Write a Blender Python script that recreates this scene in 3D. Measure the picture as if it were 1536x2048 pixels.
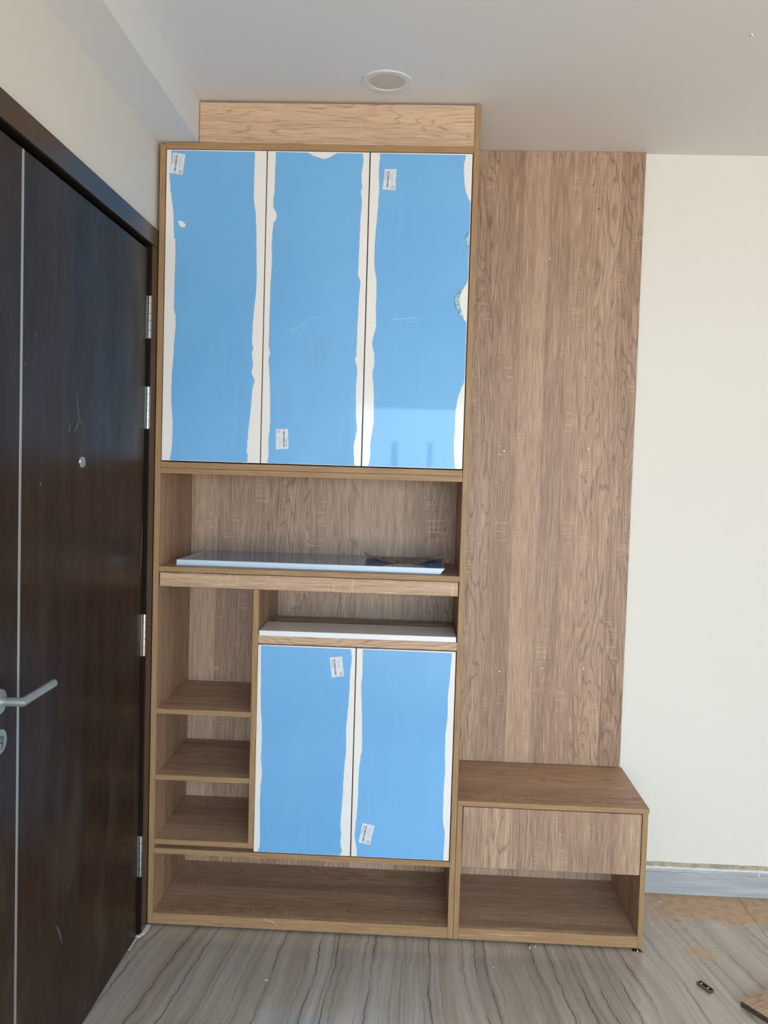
import bpy, bmesh, math, random
from mathutils import Vector, Matrix
random.seed(7)
S = bpy.context.scene
for o in list(bpy.data.objects): bpy.data.objects.remove(o)
COL = S.collection

# ------------------------------------------------------------------ camera
# x runs right along the back wall, y into it (cabinet fronts at y = 0), z up
def make_camera():
    cd = bpy.data.cameras.new('camera'); co = bpy.data.objects.new('camera', cd); COL.objects.link(co)
    rx, ry, rz, f = -0.0488, -0.0297, 0.0409, 1754.95
    Rz = Matrix.Rotation(rz, 3, 'Z'); Rx = Matrix.Rotation(rx, 3, 'X'); Ry = Matrix.Rotation(ry, 3, 'Y')
    B = Matrix.Rotation(math.pi/2, 3, 'X')
    co.matrix_world = Matrix.Translation((0.8504, -2.775, 1.5176)) @ (Rz @ Rx @ Ry @ B).to_4x4()
    cd.sensor_fit = 'VERTICAL'; cd.sensor_height = 24.0
    cd.lens = f/2048*24.0
    cd.clip_start = 0.02
    S.camera = co
make_camera()

# ------------------------------------------------------------------ light
W = bpy.data.worlds.new('world'); S.world = W; W.use_nodes = True
bg = W.node_tree.nodes['Background']
bg.inputs[0].default_value = (0.62, 0.80, 1.0, 1); bg.inputs[1].default_value = 2.0
def area(name, loc, tilt, sx, sz, col, power, spread):
    l = bpy.data.lights.new(name, 'AREA'); l.shape = 'RECTANGLE'; l.size = sx; l.size_y = sz
    l.color = col; l.energy = power; l.spread = math.radians(spread)
    o = bpy.data.objects.new(name, l); COL.objects.link(o); o.location = loc
    o.rotation_euler = (math.radians(90+tilt), 0, 0)      # faces +y, tilt > 0 looks up
    return o
# daylight through the balcony opening behind the photographer: sky from above, sunlit ground from below
area('sky_daylight', (1.78, -5.46, 1.60), -19, 3.1, 1.0, (0.47, 0.74, 1.0), 120, 92)
area('ground_daylight', (1.78, -5.46, 0.55), 24, 3.1, 0.9, (1.0, 0.82, 0.60), 64, 100)
o = area('side_fill', (3.5, -4.1, 1.25), 0, 1.5, 1.7, (1.0, 0.94, 0.84), 34, 140)      # added fill lamp before the closed right wall, brightens the left wall
o.rotation_euler = (math.radians(86), 0, math.radians(90))
sl = bpy.data.lights.new('sun', 'SUN'); sl.energy = 14.0; sl.color = (1.0, 0.94, 0.84); sl.angle = math.radians(0.6)
so = bpy.data.objects.new('sun', sl); COL.objects.link(so)
so.rotation_euler = Vector((-0.42, 0.52, -0.80)).to_track_quat('-Z', 'Y').to_euler()      # falls on the floor just inside the balcony opening
S.view_settings.view_transform = 'Standard'; S.view_settings.look = 'None'
S.view_settings.gamma = 1.0; S.view_settings.use_curve_mapping = False
S.view_settings.exposure = -0.98

# ------------------------------------------------------------------ materials
def lin(r, g, b):
    f = lambda c: (c/255/12.92) if c/255 <= 0.04045 else ((c/255+0.055)/1.055)**2.4
    return (f(r), f(g), f(b), 1)
class N:
    def __init__(s, name):
        s.m = bpy.data.materials.new(name); s.m.use_nodes = True
        s.t = s.m.node_tree; s.b = s.t.nodes['Principled BSDF']
    def n(s, typ, **k):
        x = s.t.nodes.new(typ)
        for a, v in k.items(): setattr(x, a, v)
        return x
    def put(s, sock, v):
        if isinstance(v, bpy.types.NodeSocket): s.t.links.new(v, sock)
        else: sock.default_value = v
    def math(s, op, a, b=0.0, c=0.0, clamp=False):
        x = s.n('ShaderNodeMath', operation=op, use_clamp=clamp)
        s.put(x.inputs[0], a); s.put(x.inputs[1], b); s.put(x.inputs[2], c)
        return x.outputs[0]
    def vec(s, x, y, z=0.0):
        c = s.n('ShaderNodeCombineXYZ')
        s.put(c.inputs[0], x); s.put(c.inputs[1], y); s.put(c.inputs[2], z)
        return c.outputs[0]
    def noise(s, v, scale=1.0, detail=2.0, rough=0.5, dist=0.0):
        x = s.n('ShaderNodeTexNoise'); s.put(x.inputs['Vector'], v)
        x.inputs['Scale'].default_value = scale; x.inputs['Detail'].default_value = detail
        x.inputs['Roughness'].default_value = rough; x.inputs['Distortion'].default_value = dist
        return x.outputs[0]
    def white(s, v):
        x = s.n('ShaderNodeTexWhiteNoise', noise_dimensions='1D'); s.put(x.inputs['W'], v); return x.outputs[0]
    def ramp(s, v, lo, hi, a=0.0, b=1.0, smooth=True):
        x = s.n('ShaderNodeMapRange', interpolation_type='SMOOTHSTEP' if smooth else 'LINEAR')
        s.put(x.inputs[0], v); x.inputs[1].default_value = lo; x.inputs[2].default_value = hi
        x.inputs[3].default_value = a; x.inputs[4].default_value = b
        return x.outputs[0]
    def mix(s, f, a, b, blend='MIX'):
        x = s.n('ShaderNodeMix', data_type='RGBA', blend_type=blend)
        s.put(x.inputs[0], f); s.put(x.inputs[6], a); s.put(x.inputs[7], b)
        return x.outputs[2]
    def sep(s, v):
        x = s.n('ShaderNodeSeparateXYZ'); s.put(x.inputs[0], v); return x.outputs
    def obj(s): return s.n('ShaderNodeTexCoord').outputs['Object']
    def pos(s): return s.n('ShaderNodeNewGeometry').outputs['Position']
    def rnd(s): return s.n('ShaderNodeObjectInfo').outputs['Random']
    def bump(s, h, strength=0.2, dist=0.001):
        x = s.n('ShaderNodeBump'); x.inputs['Strength'].default_value = strength
        x.inputs['Distance'].default_value = dist; s.put(x.inputs['Height'], h)
        s.put(s.b.inputs['Normal'], x.outputs[0])
    def fin(s, col, rough=0.5, spec=0.5, metal=0.0):
        s.put(s.b.inputs['Base Color'], col); s.put(s.b.inputs['Roughness'], rough)
        s.put(s.b.inputs['Specular IOR Level'], spec); s.put(s.b.inputs['Metallic'], metal)
        return s.m

def wood(name, axis, light, mid, dark, seed=0.0, rough=0.5):
    """sawn oak laminate, grain along the given axis of the thing"""
    k = N(name); o = k.sep(k.obj()); ax = 'xyz'.index(axis)
    oth = [i for i in range(3) if i != ax]
    r = k.math('MULTIPLY', k.rnd(), 37.0)
    u = k.math('ADD', k.math('ADD', o[oth[0]], o[oth[1]]), k.math('ADD', r, seed))
    v = k.math('ADD', o[ax], k.math('MULTIPLY', r, 1.7))
    # staves of uneven width
    uw = k.math('ADD', u, k.math('MULTIPLY', k.noise(k.vec(k.math('MULTIPLY', u, 7.0), 3.1), 1.0, 0), 0.09))
    lane = k.math('FLOOR', k.math('DIVIDE', uw, 0.085))
    lt = k.white(lane); lt2 = k.white(k.math('ADD', lane, 71.3))
    lofs = k.math('MULTIPLY', lt, 23.0)
    wav = k.math('MULTIPLY', k.math('SUBTRACT', k.noise(k.vec(k.math('MULTIPLY', u, 3.0), k.math('ADD', k.math('MULTIPLY', v, 1.6), lofs)), 1.0, 1), 0.5), 0.05)
    ug = k.math('ADD', u, wav)
    fine = k.noise(k.vec(k.math('MULTIPLY', ug, 420.0), k.math('MULTIPLY', v, 11.0), lofs), 1.0, 3, 0.6)
    pore = k.noise(k.vec(k.math('MULTIPLY', ug, 620.0), k.math('MULTIPLY', v, 55.0), lofs), 1.0, 1, 0.5)
    midn = k.noise(k.vec(k.math('MULTIPLY', ug, 70.0), k.math('MULTIPLY', v, 2.2), lofs), 1.0, 2, 0.55)
    soft = k.noise(k.vec(k.math('MULTIPLY', ug, 14.0), k.math('MULTIPLY', v, 1.1), lofs), 1.0, 2, 0.5)
    # cathedral figure: contour lines of a stretched noise
    cn = k.noise(k.vec(k.math('MULTIPLY', ug, 13.0), k.math('MULTIPLY', v, 1.7), lofs), 1.0, 2, 0.45, 0.25)
    ring = k.math('PINGPONG', k.math('MULTIPLY', cn, 17.0), 0.5)
    ring = k.ramp(ring, 0.0, 0.20)
    rm = k.math('MULTIPLY', k.ramp(lt2, 0.66, 0.76), 1.0)
    # saw marks across the grain
    sm = k.noise(k.vec(k.math('MULTIPLY', u, 9.0), k.math('MULTIPLY', v, 210.0), lofs), 1.0, 2, 0.6)
    smask = k.noise(k.vec(k.math('MULTIPLY', uw, 16.0), k.math('MULTIPLY', v, 5.0), k.math('ADD', lofs, 9.0)), 1.0, 1, 0.5)
    saw = k.math('MULTIPLY', k.ramp(sm, 0.55, 0.63), k.ramp(smask, 0.585, 0.66))
    tone = k.math('ADD', k.math('MULTIPLY', k.math('SUBTRACT', lt, 0.5), 0.32),
                  k.math('MULTIPLY', k.math('SUBTRACT', soft, 0.5), 0.45))
    tone = k.math('ADD', tone, k.math('MULTIPLY', k.math('SUBTRACT', midn, 0.5), 0.55))
    tone = k.math('ADD', tone, k.math('MULTIPLY', k.math('SUBTRACT', fine, 0.5), 1.9))
    tone = k.math('ADD', tone, k.math('MULTIPLY', k.math('MULTIPLY', k.math('SUBTRACT', ring, 0.75), rm), 0.34))
    tone = k.math('SUBTRACT', tone, k.math('MULTIPLY', k.ramp(pore, 0.60, 0.72), 0.22))
    tone = k.math('ADD', tone, 0.52, clamp=True)
    c = k.mix(k.ramp(tone, 0.0, 0.5, smooth=False), dark, mid)
    c = k.mix(k.ramp(tone, 0.5, 1.0, smooth=False), c, light)
    c = k.mix(k.math('MULTIPLY', saw, 0.6), c, light)
    k.bump(fine, 0.12, 0.0006)
    return k.fin(c, rough, 0.35)
WL, WM, WD = lin(205, 172, 142), lin(171, 138, 112), lin(131, 100, 78)
WOOD = {a: wood('sonoma_oak_'+a, a, WL, WM, WD) for a in 'yz'}
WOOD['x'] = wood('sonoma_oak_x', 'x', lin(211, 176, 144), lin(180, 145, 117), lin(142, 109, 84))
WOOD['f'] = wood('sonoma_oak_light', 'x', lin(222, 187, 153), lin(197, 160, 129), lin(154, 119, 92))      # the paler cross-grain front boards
def edge_band(name, axis):
    k = N(name); o = k.sep(k.obj()); ax = 'xyz'.index(axis); oth = [i for i in range(3) if i != ax]
    u = k.math('ADD', o[oth[0]], o[oth[1]])
    f = k.noise(k.vec(k.math('MULTIPLY', u, 400.0), k.math('MULTIPLY', o[ax], 9.0), k.math('MULTIPLY', k.rnd(), 50)), 1.0, 3, 0.6)
    c = k.mix(k.ramp(f, 0.3, 0.7), lin(152, 116, 80), lin(179, 141, 101))
    return k.fin(c, 0.5, 0.3)
EDGE = {a: edge_band('oak_edging_'+a, a) for a in 'xyz'}

def plain(name, col, rough=0.5, spec=0.5, metal=0.0, var=0.0, scale=4.0, coat=0.0):
    k = N(name); c = col
    if var:
        n = k.noise(k.pos(), scale, 3, 0.6)
        c = k.mix(k.ramp(n, 0.3, 0.7), tuple(x*(1-var) for x in col[:3])+(1,), tuple(min(1, x*(1+var)) for x in col[:3])+(1,))
    if coat: k.b.inputs['Coat Weight'].default_value = coat; k.b.inputs['Coat Roughness'].default_value = 0.03
    return k.fin(c, rough, spec, metal)
M = {}
def wall_paint(name, col, rough):
    k = N(name); p = k.pos()
    n = k.noise(p, 1.3, 3, 0.55); f = k.noise(p, 420.0, 2, 0.6)
    c = k.mix(k.ramp(n, 0.3, 0.7), tuple(x*0.985 for x in col[:3])+(1,), col)
    k.bump(f, 0.06, 0.0004)
    return k.fin(c, rough, 0.3)
M['wall'] = wall_paint('cream_wall_paint', lin(236, 227, 214), 0.6)
M['ceil'] = wall_paint('ceiling_paint', lin(235, 232, 229), 0.7)
M['white'] = plain('white_lacquer', lin(242, 233, 224), 0.1, 0.3)
M['whitematt'] = plain('white_board', lin(236, 235, 232), 0.25, 0.5)
M['paleblue'] = plain('pale_blue_edge', lin(206, 222, 234), 0.3, 0.5)
def film_mat():
    k = N('blue_protective_film'); p = k.pos(); s = k.sep(p)
    n = k.noise(k.vec(k.math('MULTIPLY', s[0], 26.0), 0.0, k.math('MULTIPLY', s[2], 2.0)), 1.0, 3, 0.6)
    big = k.noise(p, 2.2, 2, 0.5)
    c = k.mix(k.ramp(big, 0.3, 0.7), lin(114, 175, 222), lin(122, 182, 227))
    c = k.mix(k.ramp(n, 0.52, 0.8, 0.0, 0.10), c, lin(170, 205, 235))
    sm = k.noise(k.vec(k.math('MULTIPLY', s[0], 30.0), 5.0, k.math('MULTIPLY', s[2], 18.0)), 1.0, 4, 0.7)
    sp = k.ramp(k.noise(p, 140.0, 1, 0.5), 0.76, 0.80)
    c = k.mix(k.math('MULTIPLY', sp, 0.45), c, lin(60, 100, 150))
    # grey smudge rubbed on the middle upper door
    ex = k.math('DIVIDE', k.math('SUBTRACT', s[0], 0.520), 0.020); ez = k.math('DIVIDE', k.math('SUBTRACT', s[2], 1.886), 0.062)
    r2 = k.math('ADD', k.math('MULTIPLY', ex, ex), k.math('MULTIPLY', ez, ez))
    sg = k.math('MULTIPLY', k.ramp(r2, 0.3, 1.2, 1.0, 0.0), k.ramp(sm, 0.40, 0.62))
    c = k.mix(k.math('MULTIPLY', sg, 0.45), c, lin(112, 134, 176))
    k.bump(k.math('ADD', n, k.math('MULTIPLY', sm, 0.5)), 0.05, 0.0008)
    k.b.inputs['Coat Weight'].default_value = 0.24; k.b.inputs['Coat Roughness'].default_value = 0.03
    return k.fin(c, 0.34, 0.25)
M['film'] = film_mat()
M['film2'] = plain('smoky_blue_film', lin(84, 140, 205), 0.06, 0.7)
M['scratch'] = plain('scratch_in_film', lin(160, 205, 238), 0.4)
def torn_mat():
    k = N('crumpled_film_edge'); n = k.noise(k.pos(), 160.0, 3, 0.6)
    c = k.mix(k.ramp(n, 0.35, 0.65), lin(110, 160, 185), lin(190, 220, 228))
    return k.fin(c, 0.12, 0.7)
M['torn'] = torn_mat()
M['paper'] = plain('label_paper', lin(226, 226, 232), 0.5)
M['ink'] = plain('black_ink', lin(58, 60, 70), 0.5)
M['greyink'] = plain('grey_ink', lin(140, 142, 152), 0.5)
M['red'] = plain('red_stamp_ink', lin(220, 150, 155), 0.5)
def door_mat():
    k = N('dark_wenge_door'); o = k.sep(k.obj()); p = k.obj()
    u = k.math('ADD', o[0], o[1])
    f = k.noise(k.vec(k.math('MULTIPLY', u, 260.0), k.math('MULTIPLY', o[2], 9.0)), 1.0, 3, 0.6)
    b = k.noise(k.vec(k.math('MULTIPLY', u, 18.0), k.math('MULTIPLY', o[2], 1.2)), 1.0, 2, 0.5)
    t = k.math('ADD', k.math('MULTIPLY', f, 0.6), k.math('MULTIPLY', b, 0.4))
    c = k.mix(k.ramp(t, 0.3, 0.7), lin(38, 27, 21), lin(66, 49, 39))
    # dusty smears and small pale nicks, thicker near the floor
    sm = k.noise(k.vec(k.math('MULTIPLY', u, 7.0), k.math('MULTIPLY', o[2], 2.6), 4.0), 1.0, 4, 0.62)
    low = k.ramp(o[2], 0.05, 1.1, 1.0, 0.15)
    c = k.mix(k.math('MULTIPLY', k.math('MULTIPLY', k.ramp(sm, 0.50, 0.68), low), 0.30), c, lin(110, 98, 84))
    nk = k.noise(k.vec(k.math('MULTIPLY', u, 60.0), k.math('MULTIPLY', o[2], 16.0), 11.0), 1.0, 2, 0.5)
    c = k.mix(k.math('MULTIPLY', k.ramp(nk, 0.775, 0.80), 0.6), c, lin(170, 165, 160))
    k.bump(f, 0.08, 0.0005)
    return k.fin(c, k.ramp(sm, 0.3, 0.7, 0.26, 0.42), 0.15)
M['door'] = door_mat()
M['frame'] = plain('dark_door_casing', lin(58, 45, 37), 0.25, 0.5, var=0.25, scale=9.0)
M['gap'] = plain('shadow_gap', lin(32, 22, 16), 0.7, 0.1)
M['steel'] = plain('brushed_steel', lin(200, 196, 190), 0.22, 0.5, 1.0)
M['satin'] = plain('satin_steel', lin(186, 190, 190), 0.42, 0.5, 0.75)
M['zinc'] = plain('zinc_plate', lin(150, 144, 135), 0.3, 0.5, 1.0)
M['strip'] = plain('aluminium_inlay', lin(196, 196, 190), 0.4, 0.5, 0.6)
M['rim'] = plain('white_plastic_rim', lin(226, 226, 224), 0.35)
M['diff'] = plain('frosted_diffuser', lin(206, 198, 188), 0.45)
M['plaster'] = plain('white_filler', lin(226, 222, 214), 0.8, var=0.1, scale=90.0)
M['bare'] = plain('bare_brown_plaster', lin(176, 158, 132), 0.8, var=0.2, scale=40.0)
M['core'] = plain('chipboard_core', lin(74, 58, 46), 0.8, var=0.35, scale=120.0)
def floor_mat():
    k = N('veined_marble_tile'); p = k.sep(k.pos())
    x, y = p[0], p[1]
    fan = k.math('DIVIDE', k.math('SUBTRACT', x, 0.85), k.math('SUBTRACT', 1.0, k.math('MULTIPLY', y, 0.19)))
    w1 = k.math('MULTIPLY', k.math('SUBTRACT', k.noise(k.vec(k.math('MULTIPLY', x, 3.0), k.math('MULTIPLY', y, 2.4)), 1.0, 2, 0.5), 0.5), 0.045)
    w2 = k.math('MULTIPLY', k.math('SUBTRACT', k.noise(k.vec(k.math('MULTIPLY', x, 9.0), k.math('MULTIPLY', y, 15.0), 2.0), 1.0, 3, 0.6), 0.5), 0.020)
    xx = k.math('ADD', fan, k.math('ADD', w1, w2))
    def veins(freq, seed, keep, w):
        q = k.math('MULTIPLY', k.math('ADD', xx, seed), freq); ce = k.math('FLOOR', q); fr = k.math('SUBTRACT', q, ce)
        at = k.math('ADD', 0.2, k.math('MULTIPLY', k.white(ce), 0.6))
        d = k.math('DIVIDE', k.math('ABSOLUTE', k.math('SUBTRACT', fr, at)), freq)
        wd = k.noise(k.vec(k.math('MULTIPLY', ce, 3.7), k.math('MULTIPLY', y, 5.0), seed), 1.0, 2, 0.5)
        on = k.math('GREATER_THAN', k.white(k.math('ADD', ce, 51.7)), keep)
        tight = k.math('MULTIPLY', k.math('MULTIPLY', k.ramp(d, w*0.35, w, 1.0, 0.0), k.ramp(wd, 0.34, 0.54, 0.12, 1.0)), on)
        halo = k.math('MULTIPLY', k.ramp(d, 0.0, w*9, 1.0, 0.0), on)
        return tight, halo
    t1, h1 = veins(17.0, 0.0, 0.30, 0.0017); t2, h2 = veins(43.0, 3.3, 0.50, 0.0010)
    line = k.math('MAXIMUM', t1, k.math('MULTIPLY', t2, 0.6)); soft = k.math('MULTIPLY', k.math('MAXIMUM', h1, k.math('MULTIPLY', h2, 0.5)), 0.28)
    st = k.noise(k.vec(k.math('MULTIPLY', xx, 90.0), k.math('MULTIPLY', y, 3.0)), 1.0, 3, 0.6)
    bd = k.noise(k.vec(k.math('MULTIPLY', xx, 14.0), k.math('MULTIPLY', y, 0.8), 3.0), 1.0, 2, 0.5)
    c = k.mix(k.ramp(bd, 0.3, 0.7), lin(178, 162, 147), lin(202, 190, 178))
    c = k.mix(k.ramp(st, 0.35, 0.65, 0.0, 0.35), c, lin(146, 134, 120))
    c = k.mix(soft, c, lin(134, 120, 106))
    c = k.mix(k.math('MULTIPLY', line, 0.88), c, lin(80, 68, 58))
    # brown building dust beside the skirting, wiped in places
    d = k.noise(k.vec(k.math('MULTIPLY', x, 6.0), k.math('MULTIPLY', y, 9.0), 1.5), 1.0, 5, 0.62)
    edge = k.math('ADD', y, k.math('MULTIPLY', k.math('SUBTRACT', d, 0.5), 0.30))
    m1 = k.math('MULTIPLY', k.ramp(edge, 0.13, 0.19), k.ramp(x, 1.62, 1.78))
    m1 = k.math('MULTIPLY', m1, k.ramp(k.math('ADD', edge, k.math('MULTIPLY', x, -0.1)), 0.0, 0.06))
    dx = k.math('SUBTRACT', x, 1.80); dy = k.math('SUBTRACT', y, 0.005)
    rr = k.math('SQRT', k.math('ADD', k.math('MULTIPLY', dx, dx), k.math('MULTIPLY', k.math('MULTIPLY', dy, dy), 1.6)))
    d2 = k.noise(k.vec(k.math('MULTIPLY', x, 30.0), k.math('MULTIPLY', y, 30.0), 6.0), 1.0, 4, 0.65)
    m2 = k.math('MULTIPLY', k.ramp(k.math('ADD', rr, k.math('MULTIPLY', k.math('SUBTRACT', d2, 0.5), 0.09)), 0.035, 0.06, 1.0, 0.0), 0.75)
    hz = k.math('MULTIPLY', k.math('MULTIPLY', k.ramp(x, 1.62, 1.75), k.ramp(d2, 0.42, 0.62)), k.ramp(y, -0.12, 0.15))
    c = k.mix(k.math('MULTIPLY', hz, 0.45), c, lin(196, 178, 158))
    c = k.mix(k.math('MULTIPLY', k.math('MAXIMUM', m1, m2), 0.92), c, k.mix(k.ramp(d2, 0.35, 0.65), lin(188, 148, 112), lin(204, 170, 136)))
    dirt = k.math('MAXIMUM', m1, k.math('MULTIPLY', hz, 0.6))
    rough = k.math('ADD', k.math('MULTIPLY', dirt, 0.45), 0.13)
    sp = k.ramp(k.noise(k.pos(), 75.0, 1, 0.5), 0.79, 0.81)
    c = k.mix(k.math('MULTIPLY', sp, 0.6), c, lin(70, 62, 54))
    return k.fin(c, rough, 0.5)
M['tile'] = floor_mat()
M['grout'] = plain('tile_grout', lin(205, 198, 187), 0.8)
def skirt_mat():
    k = N('grey_skirting_tile'); p = k.sep(k.pos())
    n = k.noise(k.vec(k.math('MULTIPLY', p[0], 3.0), 0.0, k.math('MULTIPLY', p[2], 40.0)), 1.0, 4, 0.6)
    c = k.mix(k.ramp(n, 0.3, 0.7), lin(166, 166, 168), lin(192, 192, 192))
    zz = k.math('ADD', p[2], k.math('MULTIPLY', k.math('SUBTRACT', k.noise(k.vec(k.math('MULTIPLY', p[0], 18.0), 0.0), 1.0, 3, 0.6), 0.5), 0.03))
    v = k.ramp(k.math('ABSOLUTE', k.math('SUBTRACT', zz, 0.083)), 0.0, 0.0016, 1.0, 0.0)
    c = k.mix(k.math('MULTIPLY', v, 0.7), c, lin(84, 80, 78))
    return k.fin(c, 0.25, 0.5)
M['skirt'] = skirt_mat()
def thin_paper(name, col, t=0.45):
    k = N(name); tr = k.n('ShaderNodeBsdfTranslucent'); tr.inputs[0].default_value = col
    mx = k.n('ShaderNodeMixShader'); mx.inputs[0].default_value = t; k.fin(col, 0.6, 0.2)
    k.t.links.new(k.b.outputs[0], mx.inputs[1]); k.t.links.new(tr.outputs[0], mx.inputs[2])
    k.t.links.new(mx.outputs[0], k.t.nodes['Material Output'].inputs[0]); return k.m
M['sheet'] = thin_paper('floor_plan_paper', lin(236, 222, 214), 0.55); M['sheetunder'] = thin_paper('paper_back', lin(250, 251, 255), 0.68)
M['plan'] = plain('plan_lines', lin(92, 74, 62), 0.6)
M['planfill'] = plain('plan_shading', lin(136, 112, 96), 0.6)
M['outside'] = plain('balcony_tiles', lin(190, 176, 150), 0.7)

# ------------------------------------------------------------------ helpers
def link(o, parent=None):
    COL.objects.link(o)
    if parent: o.parent = parent
    return o
def mesh(name, bm, mats, parent=None, smooth=False):
    me = bpy.data.meshes.new(name); bmesh.ops.recalc_face_normals(bm, faces=bm.faces[:])
    bm.to_mesh(me); bm.free()
    for m in (mats if isinstance(mats, (list, tuple)) else [mats]): me.materials.append(m)
    if smooth:
        for p in me.polygons: p.use_smooth = True
    me.set_sharp_from_angle(angle=math.radians(40))
    return link(bpy.data.objects.new(name, me), parent)
def tag(o, label=None, cat=None, group=None, kind=None):
    if label: o['label'] = label
    if cat: o['category'] = cat
    if group: o['group'] = group
    if kind: o['kind'] = kind
    return o
def empty(name, loc=(0, 0, 0), label=None, cat=None, group=None, kind=None, rz=0.0):
    o = bpy.data.objects.new(name, None); o.location = loc; o.rotation_euler = (0, 0, rz); o.empty_display_size = 0.05
    COL.objects.link(o); return tag(o, label, cat, group, kind)
def addbox(bm, x0, x1, y0, y1, z0, z1, bev=0.0, mi=0):
    vs = [bm.verts.new(p) for p in ((x0,y0,z0),(x1,y0,z0),(x1,y1,z0),(x0,y1,z0),(x0,y0,z1),(x1,y0,z1),(x1,y1,z1),(x0,y1,z1))]
    fs = [bm.faces.new([vs[i] for i in q]) for q in ((0,3,2,1),(4,5,6,7),(0,1,5,4),(1,2,6,5),(2,3,7,6),(3,0,4,7))]
    for f in fs: f.material_index = mi
    if bev:
        es = list({e for f in fs for e in f.edges})
        bmesh.ops.bevel(bm, geom=es, offset=bev, segments=1, profile=0.5, affect='EDGES')
def box(name, parent, mat, x0, x1, y0, y1, z0, z1, bev=0.0008):
    bm = bmesh.new(); addbox(bm, x0, x1, y0, y1, z0, z1, bev); return mesh(name, bm, mat, parent)
def board(name, parent, grain, x0, x1, y0, y1, z0, z1, edge=None, bev=0.0006):
    """a laminate board: faces in wood grain, the thin front edge (normal -y) in edging"""
    bm = bmesh.new(); addbox(bm, x0, x1, y0, y1, z0, z1, bev)
    bm.normal_update()
    if edge:
        for f in bm.faces:
            if f.normal.y < -0.6: f.material_index = 1
            elif edge == 'xr' and f.normal.x > 0.6: f.material_index = 1
    return mesh(name, bm, [WOOD[grain], EDGE['z' if edge in ('z', 'xr') else (edge or 'x')]], parent)
def addcyl(bm, p0, p1, r0, r1=None, seg=24, mi=0):
    r1 = r0 if r1 is None else r1
    p0, p1 = Vector(p0), Vector(p1); d = (p1-p0).normalized()
    a = d.orthogonal().normalized(); b = d.cross(a)
    def ring(p, r): return [bm.verts.new(p + r*(math.cos(2*math.pi*i/seg)*a + math.sin(2*math.pi*i/seg)*b)) for i in range(seg)]
    A, B = ring(p0, r0), ring(p1, r1)
    fs = [bm.faces.new(A[::-1]), bm.faces.new(B)]
    for i in range(seg):
        j = (i+1) % seg; f = bm.faces.new((A[i], A[j], B[j], B[i])); f.smooth = True; fs.append(f)
    for f in fs: f.material_index = mi
def lathe(name, prof, parent, mat, axis='z', origin=(0, 0, 0), seg=48):
    bm = bmesh.new(); rings = []
    for r, h in prof:
        ring = []
        for i in range(seg):
            a = 2*math.pi*i/seg; c, s = r*math.cos(a), r*math.sin(a)
            p = (c, s, h) if axis == 'z' else (h, c, s)
            ring.append(bm.verts.new(Vector(p)+Vector(origin)))
        rings.append(ring)
    for A, B in zip(rings, rings[1:]):
        for i in range(seg):
            j = (i+1) % seg; f = bm.faces.new((A[i], A[j], B[j], B[i])); f.smooth = True
    bm.faces.new(rings[0][::-1]); bm.faces.new(rings[-1])
    return mesh(name, bm, mat, parent)
def prism(name, loops, y0, y1, mat, parent):
    """flat sheet in the x-z plane (outline plus holes) with its own thickness from y0 to y1"""
    bm = bmesh.new(); edges = []
    for lp in loops:
        vs = [bm.verts.new((x, y0, z)) for x, z in lp]
        edges += [bm.edges.new((vs[i], vs[(i+1) % len(vs)])) for i in range(len(vs))]
    r = bmesh.ops.triangle_fill(bm, edges=edges, use_beauty=True, use_dissolve=False)
    fs = [g for g in r['geom'] if isinstance(g, bmesh.types.BMFace)]
    e = bmesh.ops.extrude_face_region(bm, geom=fs)
    for g in e['geom']:
        if isinstance(g, bmesh.types.BMVert): g.co.y = y1
    return mesh(name, bm, mat, parent)
def smooth_line(pts, n=5, amp=0.0007):
    out = []
    for i in range(len(pts)-1):
        p0 = pts[max(i-1, 0)]; p1 = pts[i]; p2 = pts[i+1]; p3 = pts[min(i+2, len(pts)-1)]
        for j in range(n):
            t = j/n; q = []
            for k in (0, 1):
                m1 = (p2[k]-p0[k])*0.35; m2 = (p3[k]-p1[k])*0.35
                q.append((2*t**3-3*t*t+1)*p1[k]+(t**3-2*t*t+t)*m1+(-2*t**3+3*t*t)*p2[k]+(t**3-t*t)*m2)
            a = amp if 0 < j else 0
            out.append((q[0]+random.uniform(-a, a), q[1]))
    out.append(pts[-1]); return out

# ------------------------------------------------------------------ measures (metres)
T = 0.018; D = 0.3933; H = 2.654
zB = 0.0082; zTop = 2.5162; zC = 2.650; xBr = 1.6076; xPr = 1.6033; xDiv = 0.3261
xL = -0.0113; RX = 3.6; RY = -5.4; BY = D + 0.019

# ------------------------------------------------------------------ the room
def quadbox(name, x0, x1, y0, y1, z0, z1, mat, label, cat):
    return tag(box(name, None, mat, x0, x1, y0, y1, z0, z1, 0), label, cat, kind='structure')
fl = tag(box('floor', None, M['grout'], xL-0.12, RX+0.1, RY-0.1, BY+0.1, -0.08, -0.0022, 0), 'grey veined marble tile floor', 'floor', kind='structure')
xs = [xL-0.11, 0.85, 2.05, 3.25, RX]; ys = [BY+0.01, -0.477, -1.077, -1.677, -2.277, -2.877, -3.477, -4.077, -4.677, -5.277, RY]
g = 0.0009
for i in range(len(xs)-1):
    for j in range(len(ys)-1):
        bm = bmesh.new()
        addbox(bm, xs[i]+g, xs[i+1]-g, ys[j+1]+g, ys[j]-g, -0.0022, 0.0, 0)
        mesh('tile', bm, M['tile'], fl)
quadbox('ceiling', xL-0.12, RX+0.1, RY-0.1, BY+0.1, H, H+0.1, M['ceil'], 'plain grey-white ceiling', 'ceiling')
quadbox('wall_back', xL-0.12, RX+0.1, BY, BY+0.1, 0, H, M['wall'], 'cream wall behind the cabinet and panel', 'wall')
quadbox('wall_right', RX, RX+0.1, RY, BY, 0, H, M['wall'], 'cream side wall', 'wall')
DY0, DY1, DZ = -1.105, -0.055, 2.1905         # door opening in the left wall
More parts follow.
